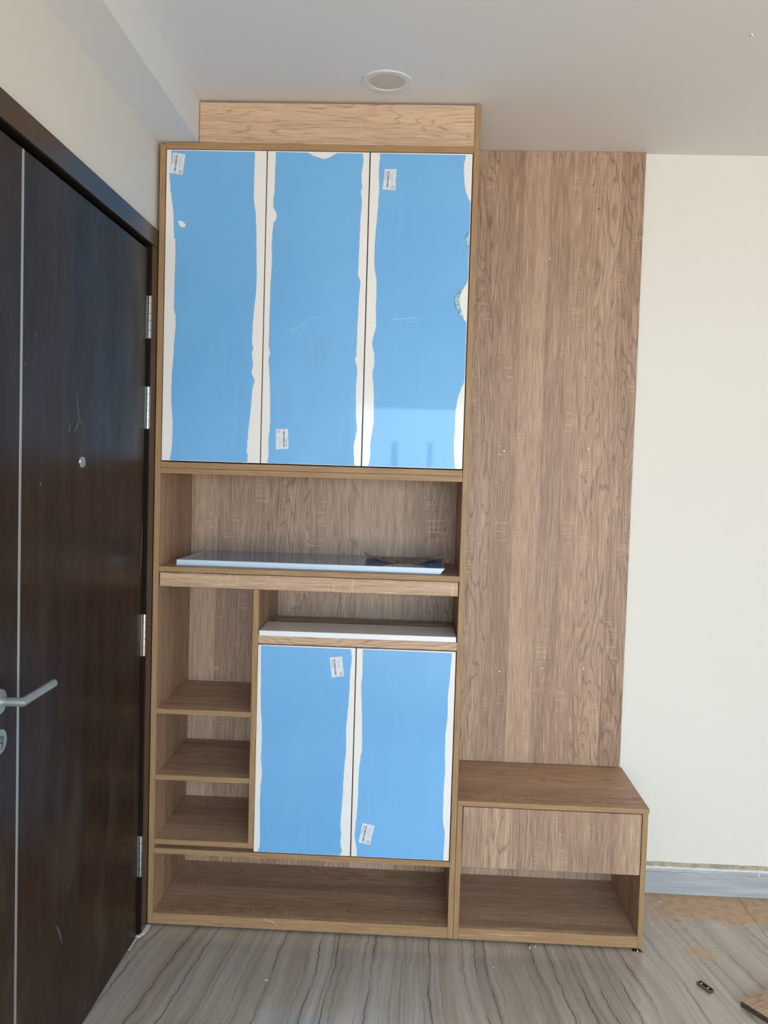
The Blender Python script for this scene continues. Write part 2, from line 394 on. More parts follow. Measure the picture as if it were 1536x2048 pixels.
bm = bmesh.new()
addbox(bm, xL-0.1, xL, DY1, BY, 0, H); addbox(bm, xL-0.1, xL, RY, DY0, 0, H); addbox(bm, xL-0.1, xL, DY0, DY1, DZ, H)
tag(mesh('wall_left', bm, M['wall']), 'cream wall above and around the dark door', 'wall', kind='structure')
wx0, wx1, wz1 = 0.15, 3.40, 2.12
bm = bmesh.new()
addbox(bm, xL-0.1, wx0, RY-0.1, RY, 0, H); addbox(bm, wx1, RX, RY-0.1, RY, 0, H); addbox(bm, wx0, wx1, RY-0.1, RY, wz1, H)
tag(mesh('wall_front', bm, M['wall']), 'cream wall with the balcony opening', 'wall', kind='structure')
wf = empty('window_1', (0, RY, 0), 'sliding balcony window frame', 'window', kind='structure')
for a, b, c, d in ((wx0, wx0+0.05, 0, wz1), (wx1-0.05, wx1, 0, wz1), (wx0+0.05, wx1-0.05, wz1-0.05, wz1), (wx0+0.05, wx1-0.05, 0, 0.04), (0.565, 0.625, 0.04, wz1-0.05), (0.90, 0.95, 0.04, wz1-0.05), (1.70, 1.76, 0.04, wz1-0.05), (2.30, 2.35, 0.04, wz1-0.05)):
    box('frame_bar', wf, M['rim'], a, b, -0.03, 0.0, c, d, 0.002)
quadbox('trim_1', xL+0.0002, 0.121, RY, BY-0.0005, 2.525, H-0.0003, M['ceil'], 'boxed-in beam running along the left wall at the ceiling', 'beam')
# skirting with a bare strip and filler above it
sk = empty('baseboard_back', (0, 0, 0), 'grey marble skirting tile along the cream wall', 'baseboard', kind='structure')
box('skirting_tile', sk, M['skirt'], xBr+0.004, 2.62, D+0.004, BY-0.0005, 0.0005, 0.0935, 0.001)
box('skirting_tile', sk, M['skirt'], 2.622, RX-0.001, D+0.004, BY-0.0005, 0.0005, 0.0935, 0.001)
bm = bmesh.new(); n = 90
for i in range(n):
    a = xBr+0.004+(RX-0.01-xBr)*i/n; b = xBr+0.004+(RX-0.01-xBr)*(i+1)/n
    addbox(bm, a, b, D+0.006+random.uniform(0, 0.002), BY-0.0005, 0.0936, 0.1010+random.uniform(-0.0012, 0.0018), 0)
addbox(bm, 2.118, 2.122, D+0.002, D+0.006, 0.083, 0.0936)
mesh('filler_line', bm, M['plaster'], sk)
bm = bmesh.new()
for i in range(n):
    a = xBr+0.004+(RX-0.01-xBr)*i/n; b = xBr+0.004+(RX-0.01-xBr)*(i+1)/n
    addbox(bm, a, b, D+0.0165, BY-0.0005, 0.0995, 0.1130+random.uniform(-0.001, 0.001), 0)
mesh('bare_plaster_strip', bm, M['bare'], sk)

# ------------------------------------------------------------------ entrance door in the left wall
dr = empty('door_1', (0, 0, 0), 'dark brown entrance door with silver inlay line and steel lever handle', 'door', kind='structure')
fx = -0.0015                                   # casing face; the leaf lies 11 mm behind it
box('side_casing', dr, M['frame'], xL+0.0003, fx, DY1, 0.024, 0.0005, DZ, 0.0015)
box('side_casing', dr, M['frame'], xL+0.0003, fx, DY0-0.06, DY0, 0.0005, DZ, 0.0015)
box('head_casing', dr, M['frame'], xL+0.0003, fx, DY0-0.06, 0.024, DZ+0.0003, 2.2485, 0.0015)
box('jamb', dr, M['gap'], xL-0.08, -0.0035, DY1-0.0025, DY1-0.0005, 0.0005, DZ-0.0005, 0)
box('head_jamb', dr, M['gap'], xL-0.08, -0.0035, DY0+0.0005, DY1-0.003, 2.1870, DZ-0.0005, 0)
box('door_stop', dr, M['gap'], xL-0.1, -0.0575, DY1-0.04, DY1-0.0030, 0.0005, 2.1865, 0)
box('door_stop', dr, M['gap'], xL-0.1, -0.0575, DY0+0.0005, DY1-0.0405, 2.150, 2.1865, 0)
box('door_stop', dr, M['gap'], xL-0.1, -0.0575, DY0+0.0005, DY0+0.04, 0.0005, 2.1495, 0)
leaf = box('door_leaf', dr, M['door'], -0.056, -0.0125, DY0+0.006, -0.0705, 0.004, 2.1735, 0.0015)
box('inlay_strip', leaf, M['strip'], -0.0127, -0.0116, -0.9225, -0.9127, 0.005, 2.172, 0.0003)
def hinge(z0, z1):
    h = box('hinge', dr, M['satin'], -0.0130, -0.0118, -0.0735, -0.0565, z0, z1, 0.0002)
    zs = [z0, z0+0.2*(z1-z0), z0+0.43*(z1-z0), z0+0.8*(z1-z0), z1]
    L = z1-z0; cy, cx = -0.0643, -0.0055
    fr = [0, 0.185, 0.42, 0.58, 0.80, 1.0]
    for a, b in zip(fr, fr[1:]):
        bm = bmesh.new(); addcyl(bm, (cx, cy, z1-a*L-0.0006), (cx, cy, z1-b*L+0.0006), 0.0068, seg=20)
        mesh('knuckle', bm, M['steel'], h)
for z0, z1 in ((1.9, 2.031), (1.621, 1.752), (0.9065, 1.0395), (0.1955, 0.3285)): hinge(z0, z1)
# lever handle, its rose and the keyhole plate
hy, hz = -1.008, 1.0115
bm = bmesh.new()
def bent_bar(bm, p0, p1, p2, r, seg=24):
    p0, p1, p2 = map(Vector, (p0, p1, p2)); d0 = (p1-p0).normalized(); d1 = (p2-p1).normalized()
    n = (d0+d1).normalized()
    def ring(p, d, plane_n):
        a = Vector((0, 0, 1)); b = d.cross(a).normalized(); a = b.cross(d)
        out = []
        for i in range(seg):
            q = p + r*(math.cos(2*math.pi*i/seg)*a + math.sin(2*math.pi*i/seg)*b)
            t = (p-q).dot(plane_n)/d.dot(plane_n); out.append(bm.verts.new(q + d*t))
        return out
    R = [ring(p0, d0, d0), ring(p1, d0, n), ring(p2-d1*0.003, d1, d1)]
    tip = []
    for v in R[2]: tip.append(bm.verts.new(p2 + (v.co-(p2-d1*0.003))*0.72 + Vector((0, 0, 0))))
    R.append(tip)
    for A, B in zip(R, R[1:]):
        for i in range(seg):
            j = (i+1) % seg; f = bm.faces.new((A[i], A[j], B[j], B[i])); f.smooth = True
    bm.faces.new(R[0]); bm.faces.new(R[-1])
bent_bar(bm, (-0.009, hy, hz), (0.0400, hy, hz+0.001), (0.0400, -0.8535, hz+0.004), 0.0094)
mesh('lever_handle', bm, M['satin'], leaf)
lathe('handle_rose', [(0.0262, -0.0124), (0.0262, -0.0070), (0.0245, -0.0052), (0.0125, -0.0046)], leaf, M['satin'], 'x', (0, hy, hz))
lathe('keyhole_plate', [(0.0262, -0.0124), (0.0262, -0.0070), (0.0245, -0.0052), (0.0125, -0.0048)], leaf, M['satin'], 'x', (0, -1.0075, 0.927))
bm = bmesh.new(); addcyl(bm, (-0.0047, -1.0075, 0.931), (-0.0030, -1.0075, 0.931), 0.0085, seg=20)
addbox(bm, -0.0047, -0.0030, -1.0115, -1.0035, 0.911, 0.925); mesh('key_cylinder', bm, M['zinc'], leaf)
# door viewer: round cover with a hanging flap and a small pin
pv = bmesh.new()
pts = []
for i in range(25):
    a = math.pi*i/24; pts.append((0.0165*math.cos(a), 0.002+0.0125*math.sin(a)))
pts += [(-0.0155, -0.002), (-0.008, -0.013), (-0.002, -0.0145), (0.006, -0.0130), (0.0155, -0.010)]
A = [pv.verts.new((-0.0122, -0.575+y, 1.5125+z)) for y, z in pts]; B = [pv.verts.new((-0.0085, -0.575+y*0.93, 1.5125+z*0.93)) for y, z in pts]
pv.faces.new(A); pv.faces.new(B[::-1])
for i in range(len(pts)):
    j = (i+1) % len(pts); pv.faces.new((A[i], A[j], B[j], B[i]))
addbox(pv, -0.0084, -0.0072, -0.588, -0.560, 1.5107, 1.5120)
addcyl(pv, (-0.0095, -0.589, 1.5110), (-0.0085, -0.603, 1.5112), 0.0013, seg=10)
mesh('door_viewer', pv, M['satin'], leaf)
def strokes_mesh(name, parent, mat, lines, put):
    bm = bmesh.new()
    for pts, w in lines:
        for i, (a, b) in enumerate(zip(pts, pts[1:])):
            d = (Vector(b)-Vector(a)).normalized(); n = Vector((-d.y, d.x))*w*0.5
            w0 = 0.35 if i == 0 else 1.0; w1 = 0.3 if i == len(pts)-2 else 1.0
            q = [Vector(a)-n*w0, Vector(b)-n*w1, Vector(b)+n*w1, Vector(a)+n*w0]
            bm.faces.new([bm.verts.new(put(*p)) for p in q])
    return mesh(name, bm, mat, parent)
M['scuff'] = plain('pale_scuff', lin(118, 112, 106), 0.6)
M['chip'] = plain('pale_chip', lin(178, 174, 168), 0.6)
strokes_mesh('scuff_mark', leaf, M['scuff'], [([(-0.6541, 1.5832), (-0.6575, 1.5928), (-0.6456, 1.6044)], 0.005), ([(-0.6232, 1.5857), (-0.611, 1.6012), (-0.5953, 1.6133)], 0.006),
    ([(-0.6104, 1.6832), (-0.6062, 1.6525), (-0.5923, 1.6209), (-0.5689, 1.6033)], 0.004), ([(-0.6973, 0.3685), (-0.6786, 0.3407), (-0.6623, 0.3049)], 0.006),
    ([(-0.0772, 1.3292), (-0.0834, 1.2593), (-0.0885, 1.166)], 0.008)], lambda y, z: (-0.0123, y, z))
strokes_mesh('paint_chip', leaf, M['chip'], [([(-0.7024, 1.2879), (-0.7007, 1.2793)], 0.0022), ([(-0.6878, 0.6662), (-0.6874, 0.6548)], 0.003), ([(-0.839, 0.3658), (-0.8388, 0.3574)], 0.0025), ([(-0.568, 1.5450), (-0.5675, 1.5360)], 0.003)], lambda y, z: (-0.0122, y, z))
# pale filler smeared round the foot of the casing
bm = bmesh.new()
path = [(-0.0095, -0.150), (-0.0095, -0.110), (-0.009, -0.074), (-0.003, -0.064), (0.003, -0.055), (0.004, -0.030), (0.0045, -0.008), (0.0045, 0.001)]
for (a, b) in zip(path, path[1:]):
    w = 0.013 if a[1] > -0.08 else 0.003
    a, b = Vector((*a, 0)), Vector((*b, 0)); m = 4
    for q in range(m):
        p = a.lerp(b, q/m); p2 = a.lerp(b, (q+1)/m); w2 = w*random.uniform(0.7, 1.1)
        addbox(bm, min(p.x, p2.x)-w2*0.5, max(p.x, p2.x)+w2*0.5, min(p.y, p2.y)-0.001, max(p.y, p2.y)+0.001, 0.0002, 0.0035*random.uniform(0.6, 1.1))
mesh('filler_bead', bm, M['plaster'], dr)

# ------------------------------------------------------------------ hall cabinet
cab = empty('hall_cabinet', (0, 0, 0), 'tall sonoma oak hall cabinet with blue-filmed doors and open shelves beside the dark door', 'cabinet')
board('side_panel', cab, 'z', 0, T, 0, D, zB, zTop, 'z')
board('side_panel', cab, 'z', 1-T, 1.0, 0, D-0.0005, zB, zC, 'z')
board('top_panel', cab, 'x', T+0.0003, 1-T-0.0003, 0.0004, D, 2.5022, 2.5217, 'x')
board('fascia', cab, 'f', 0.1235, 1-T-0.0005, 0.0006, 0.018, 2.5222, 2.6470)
box('back_panel', cab, [WOOD['z']], T+0.0003, 1-T-0.0003, D-0.003, D+0.012, 0.0269, 2.5018)
board('box_floor', cab, 'x', T+0.001, 1-T-0.001, 0.0012, D-0.0035, 1.5022, 1.5208, 'x')
board('niche_top', cab, 'x', T+0.0003, 1-T-0.0003, 0.0004, D-0.0035, 1.4843, 1.5014, 'x')
board('counter_shelf', cab, 'x', T+0.0003, 1-T-0.0003, 0.0004, D-0.0035, 1.1678, 1.1848, 'x')
dw = empty('drawer', (0, 0, 0)); dw.parent = cab
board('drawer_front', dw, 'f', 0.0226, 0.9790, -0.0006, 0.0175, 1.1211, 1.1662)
bm = bmesh.new()
addbox(bm, 0.032, 0.968, 0.0185, 0.033, 1.1225, 1.160); addbox(bm, 0.032, 0.968, 0.335, 0.35, 1.1225, 1.160)
addbox(bm, 0.032, 0.046, 0.0335, 0.3345, 1.1225, 1.160); addbox(bm, 0.954, 0.968, 0.0335, 0.3345, 1.1225, 1.160); addbox(bm, 0.047, 0.953, 0.034, 0.334, 1.1225, 1.130)
mesh('drawer_box', bm, WOOD['x'], dw)
board('divider', cab, 'z', xDiv, xDiv+T, 0.0004, D-0.0035, 0.2735, 1.1200, 'z')
for z in (0.7218, 0.5042): board('shelf', cab, 'x', T+0.0003, xDiv-0.0003, 0.0004, D-0.0035, z-0.0165, z, 'x')
board('shelf', cab, 'x', T+0.0003, xDiv-0.0003, 0.0004, D-0.0035, 0.2743, 0.2908, 'x')
board('base_rail', cab, 'x', T+0.0003, xDiv+T, 0.030, 0.05, 0.2612, 0.2733)
board('lower_top', cab, 'x', T+0.0003, 1-T-0.0003, 0.0004, D-0.0035, 0.2432, 0.2608, 'x')
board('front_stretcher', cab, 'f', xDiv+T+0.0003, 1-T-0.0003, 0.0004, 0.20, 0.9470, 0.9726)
board('rear_stretcher', cab, 'x', xDiv+T+0.0003, 1-T-0.0003, 0.325, D-0.0035, 0.9546, 0.9726)
board('bottom_panel', cab, 'x', T+0.0003, 1-T-0.0003, 0.0185, D-0.0035, 0.0270, 0.0449)
board('kick_board', cab, 'x', T+0.0003, 1-T-0.0003, 0.0004, 0.018, zB, 0.0450, 'x')
M['rub'] = plain('rubbed_edging', lin(214, 190, 164), 0.6)
kick_scratch = strokes_mesh('scratch_mark', cab, M['rub'], [([(0.385, 0.0404), (0.4131, 0.0335), (0.4331, 0.0195)], 0.0022)], lambda x, z: (x, 0.0002, z))
for x in (0.009, 0.991):
    for y in (0.06, 0.33): lathe('levelling_foot', [(0.008, 0.0001), (0.008, zB)], cab, M['zinc'], 'z', (x, y, 0), 16)
# outlines of the protective film (x, z in metres on the door fronts)
D1L = [(0.0365, 2.4967), (0.0342, 2.4519), (0.0308, 2.4163), (0.0383, 2.3546), (0.041, 2.336), (0.0457, 2.2989), (0.0491, 2.2267), (0.0535, 2.2182), (0.0535, 2.1169), (0.0521, 2.0073), (0.0586, 1.9824), (0.0586, 1.9415), (0.0551, 1.9053), (0.0537, 1.8556), (0.0498, 1.8059), (0.0493, 1.7173), (0.0553, 1.6445), (0.0538, 1.5666), (0.0473, 1.5265)]
D1R = [(0.2998, 2.499), (0.299, 2.3589), (0.3071, 2.3019), (0.3115, 2.1936), (0.3139, 2.1221), (0.3125, 2.0575), (0.3061, 1.976), (0.3037, 1.9064), (0.308, 1.8908), (0.3045, 1.8704), (0.3084, 1.8375), (0.3049, 1.8091), (0.3152, 1.785), (0.3097, 1.7636), (0.3038, 1.6845), (0.2992, 1.6354), (0.2945, 1.5655), (0.2983, 1.5466), (0.2962, 1.5243)]
D2L = [(0.3659, 2.4984), (0.3644, 2.4308), (0.3641, 2.3754), (0.3614, 2.3306), (0.3723, 2.3077), (0.3719, 2.2907), (0.363, 2.2751), (0.3599, 2.2208), (0.3611, 2.148), (0.3578, 2.067), (0.3573, 1.9609), (0.3578, 1.892), (0.3623, 1.8733), (0.3575, 1.8481), (0.3632, 1.7838), (0.367, 1.6736), (0.3658, 1.6293), (0.3634, 1.596), (0.3644, 1.5548), (0.3609, 1.5246)]
D2R = [(0.6378, 2.4993), (0.6402, 2.4718), (0.6359, 2.4351), (0.6383, 2.3891), (0.635, 2.3799), (0.6394, 2.3492), (0.637, 2.3077), (0.6353, 2.2476), (0.634, 2.1534), (0.6333, 2.1255), (0.6418, 2.1009), (0.6405, 2.0807), (0.6378, 2.0201), (0.636, 1.9516), (0.6353, 1.8736), (0.6313, 1.861), (0.6374, 1.8393), (0.6393, 1.8174), (0.6369, 1.772), (0.6394, 1.6857), (0.6435, 1.6386), (0.6356, 1.595), (0.6349, 1.5626), (0.6391, 1.5248)]
D2T = [(0.4648, 2.4991), (0.4807, 2.4878), (0.4997, 2.482), (0.517, 2.4776), (0.5403, 2.4857), (0.5618, 2.4997)]
D3L = [(0.6924, 2.4986), (0.6897, 2.4466), (0.6918, 2.3747), (0.6878, 2.2994), (0.6833, 2.2223), (0.6844, 2.1467), (0.692, 2.102), (0.6921, 2.0338), (0.6939, 1.9732), (0.6913, 1.9483), (0.6834, 1.9122), (0.6913, 1.8797), (0.6918, 1.8391), (0.6877, 1.8187), (0.6922, 1.7734), (0.6954, 1.695), (0.6955, 1.6589), (0.6872, 1.5965), (0.6881, 1.5642), (0.6831, 1.5246)]
D3R = [(0.958, 2.4995), (0.9531, 2.4613), (0.9564, 2.4096), (0.9636, 2.3792), (0.9787, 2.3443), (0.9792, 2.2984), (0.979, 2.2678), (0.9756, 2.2554), (0.9769, 2.2186), (0.9796, 2.2064), (0.9787, 2.1202), (0.9622, 2.0836), (0.9527, 2.0611), (0.9525, 2.0471), (0.9587, 2.0225), (0.9707, 1.9888), (0.979, 1.9735), (0.9797, 1.8166), (0.9684, 1.7797), (0.9572, 1.7427), (0.9523, 1.702), (0.9523, 1.6534), (0.9506, 1.6126), (0.9519, 1.5718), (0.9566, 1.5248)]
D4L = [(0.3545, 0.9406), (0.3559, 0.8806), (0.3571, 0.8059), (0.3594, 0.7261), (0.3636, 0.6838), (0.3639, 0.6004), (0.363, 0.5683), (0.3673, 0.5257), (0.3631, 0.4722), (0.3639, 0.365), (0.3657, 0.289), (0.3598, 0.2663)]
D4R = [(0.6443, 0.942), (0.6478, 0.9072), (0.6443, 0.8651), (0.6418, 0.7703), (0.6361, 0.6855), (0.6373, 0.6122), (0.6325, 0.5375), (0.6304, 0.452), (0.6265, 0.3609), (0.6295, 0.3396), (0.6279, 0.3074), (0.6327, 0.2804), (0.6258, 0.2652)]
D5L = [(0.6827, 0.9418), (0.6831, 0.8611), (0.6806, 0.8189), (0.6856, 0.7299), (0.6889, 0.6145), (0.6853, 0.598), (0.6808, 0.5341), (0.6795, 0.4329), (0.6758, 0.3797), (0.6735, 0.331), (0.6815, 0.2883), (0.6806, 0.2668)]
D5R = [(0.9667, 0.9399), (0.9649, 0.8986), (0.9594, 0.8092), (0.9592, 0.7356), (0.9546, 0.6721), (0.955, 0.6049), (0.9571, 0.5578), (0.9553, 0.4941), (0.9561, 0.3928), (0.9628, 0.3604), (0.9616, 0.3019), (0.9603, 0.265)]
hole = [(0.0604, 2.2789), (0.0715, 2.2791), (0.0796, 2.2746), (0.0845, 2.267), (0.083, 2.2607), (0.0703, 2.2605), (0.0621, 2.2712)]
S1 = [(0.0413, 2.49), (0.0801, 2.4855), (0.0724, 2.4221), (0.0322, 2.4272)]
S2 = [(0.7083, 2.4495), (0.7438, 2.4497), (0.7423, 2.3847), (0.7024, 2.3871)]
S3 = [(0.3861, 1.6346), (0.4247, 1.6357), (0.4278, 1.573), (0.388, 1.5698)]
S4 = [(0.5771, 0.9103), (0.6161, 0.915), (0.6243, 0.8523), (0.5849, 0.8463)]
S5 = [(0.6978, 0.3758), (0.7363, 0.3687), (0.7233, 0.3045), (0.6862, 0.3117)]
# barcode stickers: corner points (top-left, top-right, bottom-right, bottom-left) on the door plane
def sticker(name, q, parent, y, flip=False):
    if flip: q = [q[2], q[3], q[0], q[1]]
    bm = bmesh.new()
    def P(u, v, yy):
        a = [q[0][i]*(1-u)+q[1][i]*u for i in (0, 1)]; b = [q[3][i]*(1-u)+q[2][i]*u for i in (0, 1)]
        return (a[0]*(1-v)+b[0]*v, yy, a[1]*(1-v)+b[1]*v)
    def quad(u0, u1, v0, v1, mi, yy):
        f = bm.faces.new([bm.verts.new(P(*c, yy)) for c in ((u0, v0), (u1, v0), (u1, v1), (u0, v1))]); f.material_index = mi
    A = [bm.verts.new(P(*c, y)) for c in ((0, 0), (1, 0), (1, 1), (0, 1))]; B = [bm.verts.new(P(*c, y-0.0003)) for c in ((0, 0), (1, 0), (1, 1), (0, 1))]
    bm.faces.new(A); bm.faces.new(B)
    for i in range(4): bm.faces.new((A[i], A[(i+1) % 4], B[(i+1) % 4], B[i]))
    rs = random.Random(3); v = 0.10; yy = y-0.00045
    while v < 0.86:
        w = rs.choice((0.012, 0.02, 0.03, 0.038)); quad(0.27, 0.42, v, min(v+w, 0.88), 1, yy); v += w+rs.choice((0.01, 0.014, 0.022))
    quad(0.13, 0.18, 0.10, 0.46, 2, yy); quad(0.05, 0.09, 0.42, 0.56, 2, yy)
    for u, a, b in ((0.55, 0.20, 0.52), (0.68, 0.17, 0.68), (0.83, 0.16, 0.24), (0.90, 0.46, 0.60)):
        t = a
        while t < b: quad(u, u+0.035, t, min(t+0.05, b), 2, yy); t += 0.066
    quad(0.72, 0.86, 0.08, 0.105, 2, yy); quad(0.30, 0.52, 0.945, 0.965, 2, yy); quad(0.36, 0.58, 0.045, 0.06, 2, yy)
    # round red stamp
    cu, cv, n = 0.82, 0.88, 28
    for i in range(n):
        a0, a1 = 2*math.pi*i/n, 2*math.pi*(i+1)/n
        for r0, r1, mi in ((0.145, 0.185, 3),):
            pts = [(cu+r0*math.cos(a0), cv+r0*0.6*math.sin(a0)), (cu+r1*math.cos(a0), cv+r1*0.6*math.sin(a0)), (cu+r1*math.cos(a1), cv+r1*0.6*math.sin(a1)), (cu+r0*math.cos(a1), cv+r0*0.6*math.sin(a1))]
            if all(0.02 < p[0] < 0.985 and p[1] < 0.985 for p in pts):
                f = bm.faces.new([bm.verts.new(P(*p, yy)) for p in pts]); f.material_index = mi
    for u0, u1, v0, v1 in ((0.73, 0.90, 0.84, 0.862), (0.73, 0.90, 0.875, 0.897), (0.73, 0.90, 0.91, 0.93), (0.75, 0.78, 0.84, 0.93), (0.85, 0.88, 0.82, 0.95)): quad(u0, u1, v0, v1, 3, yy-0.00005)
    me = bpy.data.meshes.new(name); bm.to_mesh(me); bm.free()
    for m in (M['paper'], M['ink'], M['greyink'], M['red']): me.materials.append(m)
    # every face looks out of the door
    for p in me.polygons:
        if p.normal.y > 0: p.flip()
    return link(bpy.data.objects.new(name, me), parent)

def cab_door(x0, x1, z0, z1, left, right, sq, top=None, holes=(), flip=False, strokes=()):
    d = box('door', cab, M['white'], x0, x1, 0.0, 0.018, z0, z1, 0.0008)
    e = 0.0016
    L = smooth_line(left); R = smooth_line(right)
    L[0] = (L[0][0], z1-0.003); R[0] = (R[0][0], z1-0.0045); L[-1] = (L[-1][0], z0+e); R[-1] = (R[-1][0], z0+e)
    R = [(min(x, x1-0.002), z) for x, z in R]
    tp = []
    if top: tp = [(x, min(z, z1-0.004)) for x, z in smooth_line(top, 4, 0)]
    loop = L + R[::-1] + tp[::-1]
    f = prism('protective_film', [loop]+[list(h) for h in holes], -0.0006, -0.00005, [M['film'], M['scratch']], d)
    if strokes:
        bm = bmesh.new(); bm.from_mesh(f.data)
        for pts, w in strokes:
            for a, b in zip(pts, pts[1:]):
                a, b = Vector((a[0], -0.00066, a[1])), Vector((b[0], -0.00066, b[1])); dd = (b-a).normalized(); nn = Vector((-dd.z, 0, dd.x))*w*0.5
                q = bm.faces.new([bm.verts.new(v) for v in (a-nn, b-nn, b+nn, a+nn)]); q.material_index = 1
        bm.to_mesh(f.data); bm.free()
    f['label'] = 'blue protective film'; d['label'] = 'white lacquered door'
    sticker('barcode_sticker', sq, d, -0.0007, flip)['label'] = 'white barcode sticker with a red stamp'
    return d
zu0, zu1, zl0, zl1 = 1.5246, 2.5000, 0.2640, 0.9436
gp = 0.0016; xa, xb = T+0.0028, 1-T-0.0030; s1, s2 = 0.3385, 0.6607
cab_door(xa, s1-gp, zu0, zu1, D1L, D1R, S1, holes=[smooth_line(hole+[hole[0]], 3, 0)[:-1]])
cab_door(s1+gp, s2-gp, zu0, zu1, D2L, D2R, S3, top=D2T, flip=True, strokes=[([(0.428, 1.937), (0.452, 1.957), (0.470, 1.974), (0.492, 1.984), (0.515, 1.987)], 0.0012), ([(0.448, 1.924), (0.462, 1.946), (0.473, 1.970)], 0.0010), ([(0.425, 1.948), (0.450, 1.961)], 0.0009)])
d3 = cab_door(s2+gp, xb, zu0, zu1, D3L, D3R, S2, strokes=[([(0.735, 1.984), (0.765, 1.989), (0.800, 1.992), (0.812, 1.993)], 0.0016), ([(0.790, 1.981), (0.835, 1.982)], 0.0009), ([(0.800, 1.991), (0.838, 1.991)], 0.0007)])
cab_door(xDiv+T+0.0012, 0.6611-gp, zl0, zl1, D4L, D4R, S4)
cab_door(0.6611+gp, 1-T-0.0030, zl0, zl1, D5L, D5R, S5)
# crumpled torn flaps of film on the right-hand upper door
def flap(outer, inner, amp):
    bm = bmesh.new(); nv, nu = 14, 5; rs = random.Random(5); G = []
    def at(l, t):
        f = t*(len(l)-1); i = min(int(f), len(l)-2); f -= i
        return (l[i][0]*(1-f)+l[i+1][0]*f, l[i][1]*(1-f)+l[i+1][1]*f)
    for i in range(nv+1):
        t = i/nv; a, b = at(outer, t), at(inner, t); row = []
        for j in range(nu+1):
            s = j/nu; k = math.sin(math.pi*t)
            row.append(bm.verts.new((a[0]*(1-s)+b[0]*s, -0.0008-k*amp*(math.sin(math.pi*min(s*1.15, 1))*0.7+rs.uniform(0, 0.5)), a[1]*(1-s)+b[1]*s)))
        G.append(row)
    for i in range(nv):
        for j in range(nu): bm.faces.new((G[i][j], G[i+1][j], G[i+1][j+1], G[i][j+1]))
    o = mesh('torn_film_flap', bm, M['torn'], d3, smooth=True); o['label'] = 'crumpled shiny torn edge of film'; return o
flap([(0.9770, 2.2700), (0.9690, 2.2560), (0.9622, 2.2398), (0.9707, 2.2185), (0.9773, 2.2063)], [(0.9772, 2.2690), (0.9750, 2.2580), (0.9757, 2.2400), (0.9767, 2.2200), (0.9776, 2.2063)], 0.004)
flap([(0.9700, 2.1010), (0.9560, 2.0850), (0.9400, 2.0670), (0.9350, 2.0468), (0.9415, 2.0237), (0.9529, 2.0085), (0.9675, 1.9902)], [(0.9700, 2.1005), (0.9622, 2.0836), (0.9530, 2.0620), (0.9520, 2.0471), (0.9580, 2.0225), (0.9640, 2.0070), (0.9690, 1.9895)], 0.007)

# ------------------------------------------------------------------ wall panel above the bench
wp = empty('wall_panel', (1.0, D, 0.4635), 'tall flat oak-grain panel fixed to the wall above the bench', 'panel')
box('panel_board', wp, [WOOD['z']], 0.0005, xPr-1.0, 0.0003, 0.0180, 0.0003, H-0.4640, 0.0008)
def screw(x, z, r=0.0036):
    bm = bmesh.new(); addcyl(bm, (x-1.0, 0.0004, z-0.4635), (x-1.0, -0.0012, z-0.4635), r, r*0.75, 14)
    addbox(bm, x-1.0-0.0004, x-1.0+0.0004, -0.00135, -0.0012, z-0.4635-r*0.5, z-0.4635+r*0.5)
    mesh('screw', bm, M['satin'], wp)
for x, z in ((1.2805, 2.278), (1.1447, 1.5954), (1.1573, 0.7969), (1.31, 0.8139), (1.4588, 0.8198), (1.4440, 1.6110)): screw(x, z, 0.0040 if z > 2 else 0.0030)
bm = bmesh.new()
mk = [(1.3075, 2.6385), (1.3125, 2.6440), (1.3040, 2.6345), (1.3130, 2.6315)]
for a, b in zip(mk, mk[1:]):
    a, b = Vector((a[0]-1, -0.0002, a[1]-0.4635)), Vector((b[0]-1, -0.0002, b[1]-0.4635)); d = (b-a).normalized(); nn = Vector((-d.z, 0, d.x))*0.0007
    bm.faces.new([bm.verts.new(v) for v in (a-nn, b-nn, b+nn, a+nn)])
mesh('pencil_mark', bm, M['ink'], wp)
bm = bmesh.new(); addcyl(bm, (0.4469, 0.0002, 1.9918), (0.4469, -0.0003, 1.9918), 0.0026, seg=12); mesh('screw_hole', bm, M['core'], wp)

# ------------------------------------------------------------------ shoe bench
zb = 0.4633
bn = empty('shoe_bench', (1.001, 0, 0), 'low oak bench with one drawer and an open shoe space below the wall panel', 'bench')
ox = 1.001
board('bench_top', bn, 'x', 0.0, xBr+0.0020-ox, -0.0006, D-0.0005, zb-0.0170, zb, 'x')
board('side_panel', bn, 'z', 0.0, T-0.001, 0, D-0.0005, zB, zb-0.0173, 'z')
board('side_panel', bn, 'z', xBr-T-ox, xBr-0.0008-ox, 0, D-0.0005, zB, zb-0.0173, 'z')
board('bottom_panel', bn, 'x', T-0.0007, xBr-T-0.0003-ox, 0.0185, D-0.0075, 0.0270, 0.0449)
board('kick_board', bn, 'x', T-0.0007, xBr-T-0.0003-ox, 0.0004, 0.018, zB, 0.0450, 'x')
box('back_panel', bn, [WOOD['z']], T-0.0007, xBr-T-0.0003-ox, D-0.007, D-0.0006, 0.0270, zb-0.0175)
dw2 = empty('drawer', (0, 0, 0)); dw2.parent = bn
board('drawer_front', dw2, 'z', T+0.0012, xBr-T-0.0025-ox, 0.0, 0.0175, 0.2467, zb-0.0195)
bm = bmesh.new()
addbox(bm, 0.035, 0.555, 0.0185, 0.033, 0.275, 0.42); addbox(bm, 0.035, 0.555, 0.315, 0.33, 0.275, 0.42)
addbox(bm, 0.035, 0.049, 0.0335, 0.3145, 0.275, 0.42); addbox(bm, 0.541, 0.555, 0.0335, 0.3145, 0.275, 0.42); addbox(bm, 0.0495, 0.5405, 0.034, 0.314, 0.280, 0.288)
